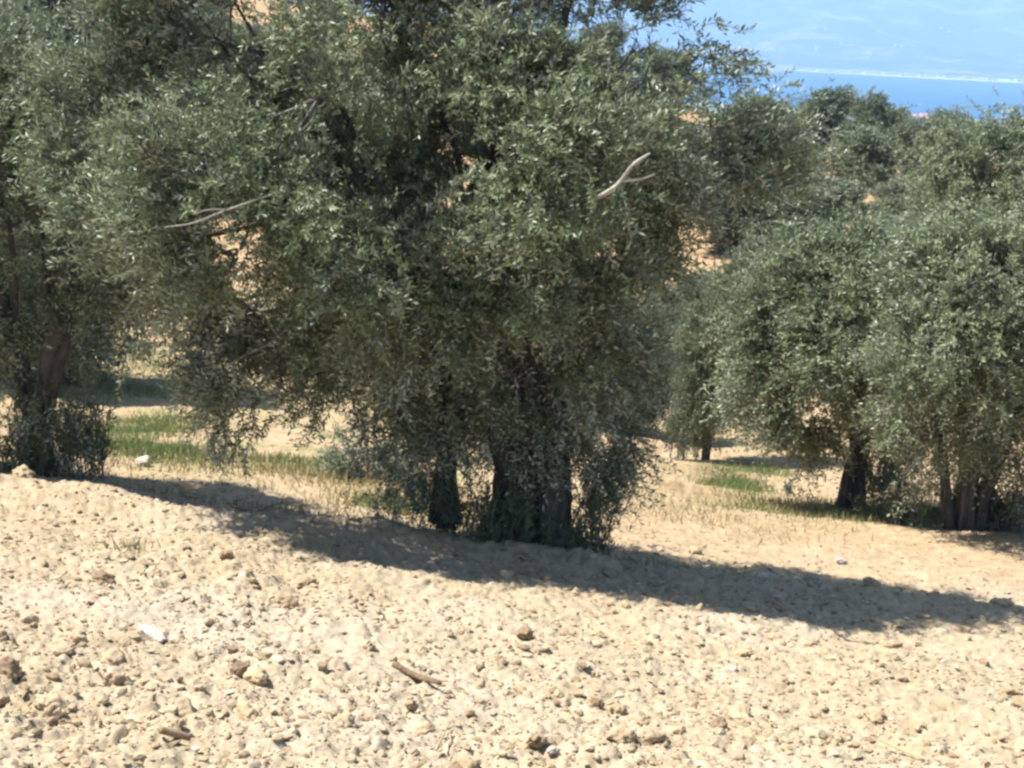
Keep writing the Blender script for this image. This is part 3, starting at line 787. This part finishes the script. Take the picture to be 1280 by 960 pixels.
# ------------------------------------------------------------------ crumbs and clods
def ico(sub):
    import bmesh
    bm = bmesh.new(); bmesh.ops.create_icosphere(bm, subdivisions=sub, radius=1)
    v = np.array([x.co[:] for x in bm.verts]); f = np.array([[l.index for l in p.verts] for p in bm.faces]); bm.free()
    return v, f
IV, IF = ico(1)
def crumbs(n, seed):
    rg = np.random.default_rng(seed)
    y = 3.4 + 12.5 * rg.random(n) ** 1.15; u = rg.uniform(-.48, .48, n); x = u * y
    keep = (vnoise(x * 1.3, y * 1.3, 99) > -.32 + .5 * rg.random(n) - .25) ; x, y = x[keep], y[keep]; n = len(x)
    far = sstep(11, 13, y)
    s = np.clip(0.0048 * (rg.random(n) ** -0.45), .004, .026) * (1 - .35 * far)
    z = ground_z(x, y) + s * .25
    sc = rg.uniform(.6, 1.35, (n, 1, 3)) * [1, 1, .6]
    v = IV[None] * sc * (1 + rg.normal(0, .26, (n, len(IV), 1)))
    a = rg.random(n) * 6.28; ca, sa = np.cos(a)[:, None], np.sin(a)[:, None]
    vx = v[..., 0] * ca - v[..., 1] * sa; vy = v[..., 0] * sa + v[..., 1] * ca
    v = np.stack([vx, vy, v[..., 2]], -1) * s[:, None, None] + np.column_stack([x, y, z])[:, None]
    f = (IF[None] + (np.arange(n) * len(IV))[:, None, None]).reshape(-1, 3)
    ti = np.repeat(rg.random(n) ** .9, len(IF))
    B = Buf(); B.add(v.reshape(-1, 3), t=f, tint=ti)
    o = link('soil_crumbs', B.mesh('soil_crumbs', [M_crumb])); o['kind'] = 'stuff'; o['label'] = 'small crumbs and pebbles strewn over the ploughed soil'
crumbs(52000, 91)

V3, F3 = ico(4)
def clod_mesh(seed, m, flat=.7, amp=.42, ang=3.0):
    rg = np.random.default_rng(seed)
    v = V3.copy()
    for k in range(7):                         # broken facets
        d = unit(rg.normal(0, 1, 3)); h = rg.uniform(.65, .9)
        dd = v @ d; over = np.maximum(dd - h, 0); v = v - over[:, None] * d * .75
    n = fbm(v[:, 0] * ang + seed, v[:, 1] * ang + v[:, 2] * 1.7, 4, seed) + .6 * fbm(v[:, 2] * ang * 2, v[:, 0] * ang * 2 - seed, 3, seed + 9)
    v = v * (1 + amp * n)[:, None] * [1.15, .9, flat]
    v = v * (1 + .07 * fbm(v[:, 0] * 9 + v[:, 2] * 7, v[:, 1] * 9 - v[:, 2] * 4, 3, seed + 30) + .04 * rg.normal(0, 1, len(v)) * .5)[:, None]
    return np_mesh('clod', v, F3, [m], smooth=True)
CL = [clod_mesh(200 + k, M_clod, rng.uniform(.5, .85)) for k in range(12)]
def put_clod(px, py, Y, size, me, name, label, cat, group=None, sink=.25, rot=None, sc=(1, 1, 1)):
    g = on_ground(px, py, Y)
    o = link(name, me, loc=g + [0, 0, size * (.5 - sink)])
    o.scale = [size * k for k in sc]
    o.rotation_euler = (float(rng.normal(0, .15)), float(rng.normal(0, .15)), float(rng.random() * 6.28) if rot is None else rot)
    tag(o, label, cat, group); return o
spec = [
    (130, 727, 7.4, .07, M_brown, 'clod', 'biggest brown clod at the left of the ploughed strip', 'clod'),
    (8, 850, 5.8, .06, M_brown, 'clod', 'rounded brown clod cut by the left edge', 'clod'),
    (655, 803, 6.6, .05, M_brown, 'clod', 'dark brown clod in the middle of the foreground', 'clod'),
    (282, 706, 7.8, .045, M_brown, 'clod', 'brown broken clod below the shadow on the left', 'clod'),
    (1086, 752, 8.2, .07, M_clod, 'clod', 'large pale clod lit inside the shadow on the right', 'clod'),
    (1013, 734, 8.8, .07, M_lime, 'stone', 'pale stone lying in the tree shadow right of centre', 'stone'),
    (953, 724, 9.0, .06, M_lime, 'stone', 'flat pale stone inside the shadow just right of the large olive', 'stone'),
    (1250, 765, 8.2, .08, M_clod, 'clod', 'pale clod at the right end of the tree shadow', 'clod'),
    (190, 796, 6.4, .055, M_lime, 'stone', 'wide white flat stone left in the foreground', 'stone'),
    (915, 842, 6.2, .03, M_lime, 'stone', 'small bright white stone right of the foreground centre', 'stone'),
    (690, 942, 5.0, .022, M_lime, 'stone', 'white pebble at the bottom edge near the centre', 'stone'),
    (178, 580, 15.0, .09, M_lime, 'stone', 'white stone beside the green grass beyond the shadow', 'stone'),
    (1052, 704, 12.0, .05, M_pink, 'stone', 'pinkish white stone on the soil between the shadows', 'stone'),
    (925, 888, 5.6, .06, M_clod, 'clod', 'broad smooth pale clod low in the right foreground', 'clod'),
    (898, 912, 5.3, .04, M_brown, 'clod', 'brownish clod near the bottom right of centre', 'clod'),
    (30, 618, 10.2, .09, M_clod, 'clod', 'pale clod beneath the forked tree at left', 'clod'),
    (500, 657, 10.4, .08, M_lime, 'stone', 'pale stone in shade left of the large trunk', 'stone'),
    (870, 690, 9.8, .07, M_clod, 'clod', 'clod at the upper edge of the shadow by the large tree', 'clod'),
    (745, 885, 5.8, .035, M_brown, 'clod', 'thin brown clod low right of the foreground centre', 'clod'),
    (300, 845, 6.0, .045, M_brown, 'clod', 'small brown clod between the white stone and the dark stick', 'clod'),
]
for k, (px, py, Y, s, m, nm, lab, cat) in enumerate(spec):
    put_clod(px, py, Y, s, clod_mesh(300 + k, m, rng.uniform(.5, .75)), nm, lab, cat, sink=.15, sc=(1.7, 1, .45) if 'wide' in lab or 'broad' in lab or 'flat' in lab else (1, 1, 1))
cnt = 0
while cnt < 260:
    px, py = rng.uniform(-20, 1300), 625 + 330 * rng.random() ** .8
    if py < 625 + 0.125 * px: continue
    g = on_ground(px, py, 8)
    if abs(g[0]) > 4.5 or g[1] > 10.6 or g[1] < 4.2: continue
    s = float(np.clip(.017 * rng.random() ** -.5, .017, .06))
    if g[1] > 8.4 and g[0] > .2: s = min(s * 1.5, .065)
    o = link('clod', CL[cnt % 12], loc=g + [0, 0, s * .2]); o.scale = (s, s * rng.uniform(.7, 1.1), s * rng.uniform(.7, 1.1))
    o.rotation_euler = (float(rng.normal(0, .3)), float(rng.normal(0, .3)), float(rng.random() * 6.28))
    tag(o, 'rough pale clod of dry earth lying loose on the ploughed strip', 'clod', 'earth clods on the ploughed strip'); cnt += 1

# sticks and chips
def stick(pix, r, m, label, lift=0.02, taper=.5):
    pts = []
    for px, py, Y in pix:
        g = on_ground(px, py, Y); pts.append(g + [0, 0, lift])
    base = pts[0].copy(); pts = [p - base for p in pts]
    # straighten: pull interior heights to the line between the ends
    B = Buf(); v, q, t = tube(spline(pts, 12), np.linspace(r, r * taper, 12), 8, .3, 5); B.add(v, q=q, t=t)
    o = link('stick', B.mesh('stick', [m], True), loc=base); tag(o, label, 'stick')
stick([(492, 842, 6.1), (520, 852, 6.05), (550, 868, 6.0)], .016, M_stick, 'short dark brown stick lying in the middle foreground', .04, .6)
stick([(1100, 928, 5.2), (1128, 940, 5.15), (1160, 954, 5.1)], .006, M_straw, 'thin straw-pale twig lying at the bottom right', .035, .6)
stick([(200, 930, 5.0), (238, 931, 5.0)], .015, M_brown, 'flat brown wood chip near the bottom left', .03, .8)
stick([(288, 655, 9.6), (320, 648, 9.7), (345, 640, 9.8), (372, 637, 10.0)], .008, M_stick, 'dry crooked twig at the shadow edge on the left', .05, .5)
stick([(545, 935, 5.1), (562, 905, 5.3)], .005, M_straw, 'thin pale stalk near the bottom centre', .03, .6)

# ------------------------------------------------------------------ distant houses
def house_meshes(w, d, h, rh):
    v = np.array([[sx * w / 2, sy * d / 2, z] for z in (0, h) for sx, sy in ((-1, -1), (1, -1), (1, 1), (-1, 1))], float)
    walls = np_mesh('house_walls', v, np.array([[0, 1, 5, 4], [1, 2, 6, 5], [2, 3, 7, 6], [3, 0, 4, 7], [4, 5, 6, 7]]), [M_wall])
    e = .6
    rv = np.array([[-w / 2 - e, -d / 2 - e, h + .05], [w / 2 + e, -d / 2 - e, h + .05], [w / 2 + e, d / 2 + e, h + .05], [-w / 2 - e, d / 2 + e, h + .05], [-w / 2 * .7, 0, h + rh], [w / 2 * .7, 0, h + rh]])
    roof = np_mesh('house_roof', rv, [np.array([[0, 1, 5, 4], [2, 3, 4, 5], [3, 2, 1, 0]]), np.array([[1, 2, 5], [3, 0, 4]])], [M_tile])
    return walls, roof
HM = [house_meshes(14, 10, 6.5, 3.0), house_meshes(20, 11, 9, 2.6), house_meshes(11, 9, 6, 2.6)]
for k in range(22):
    x0 = P(1150, 140, 3080)[0]
    x = x0 + rng.uniform(-60, 70); y = 3000 + rng.uniform(-60, 150)
    if k < 3: x, y = x0 - 15 + 18 * k, 2990
    z = float(base_z([x], [y])[0])
    r = link('house', None, loc=(x, y, z - .5)); r.rotation_euler = (0, 0, float(rng.uniform(-.4, .4)))
    tag(r, 'tiny white house with a pink tiled roof in the seaside village by the sea gap', 'house', 'houses of the village on the near shore')
    w_, f_ = HM[k % 3]; link('walls', w_, r); link('roof', f_, r)
HB = [np_mesh('shore_house', np.array([[sx * w / 2, sy * 20, z] for z in (0, h) for sx, sy in ((-1, -1), (1, -1), (1, 1), (-1, 1))], float),
              np.array([[0, 1, 5, 4], [1, 2, 6, 5], [2, 3, 7, 6], [3, 0, 4, 7], [4, 5, 6, 7]]), [M_wall]) for w, h in ((46, 14), (70, 19), (30, 11))]
xa, xb = P(920, 85, 9400)[0], P(1300, 100, 9400)[0]
for k in range(95):
    x = xa + (xb - xa) * (k + rng.uniform(-.3, .3)) / 95
    if vnoise(np.array([x / 120.]), np.array([0.5]), 5)[0] < -.33: continue
    y = 9400 + rng.uniform(-20, 120)
    o = link('shore_building', HB[int(rng.integers(3))], loc=(x, y, float(base_z([x], [y])[0]) - 2))
    tag(o, 'white building in the bright line along the far shore of the bay', 'building', 'white buildings along the far shore')
for cx, cy, n in [(1058, 57, 5), (975, 62, 6), (1025, 62, 4), (1090, 68, 2), (1128, 57, 4), (1186, 38, 2), (1225, 38, 4), (1255, 38, 3), (935, 35, 3), (1105, 42, 3), (1030, 38, 3), (1200, 78, 2), (930, 56, 2)]:
    for k in range(n):
        d = P(cx + rng.normal(0, 5), cy + rng.normal(0, 1.2), 1.0)
        ys = np.linspace(9700, 18000, 500)
        hit = np.where(d[2] * ys <= base_z(d[0] * ys, ys))[0]
        if not len(hit): continue
        y = ys[hit[0]]; x = d[0] * y
        o = link('hillside_house', HB[int(rng.integers(3))], loc=(x, y, float(base_z([x], [y])[0]) - 3)); o.rotation_euler = (0, 0, float(rng.random()))
        tag(o, 'white speck of a house high on the hazy far mountain', 'house', 'white houses scattered on the far mountain')
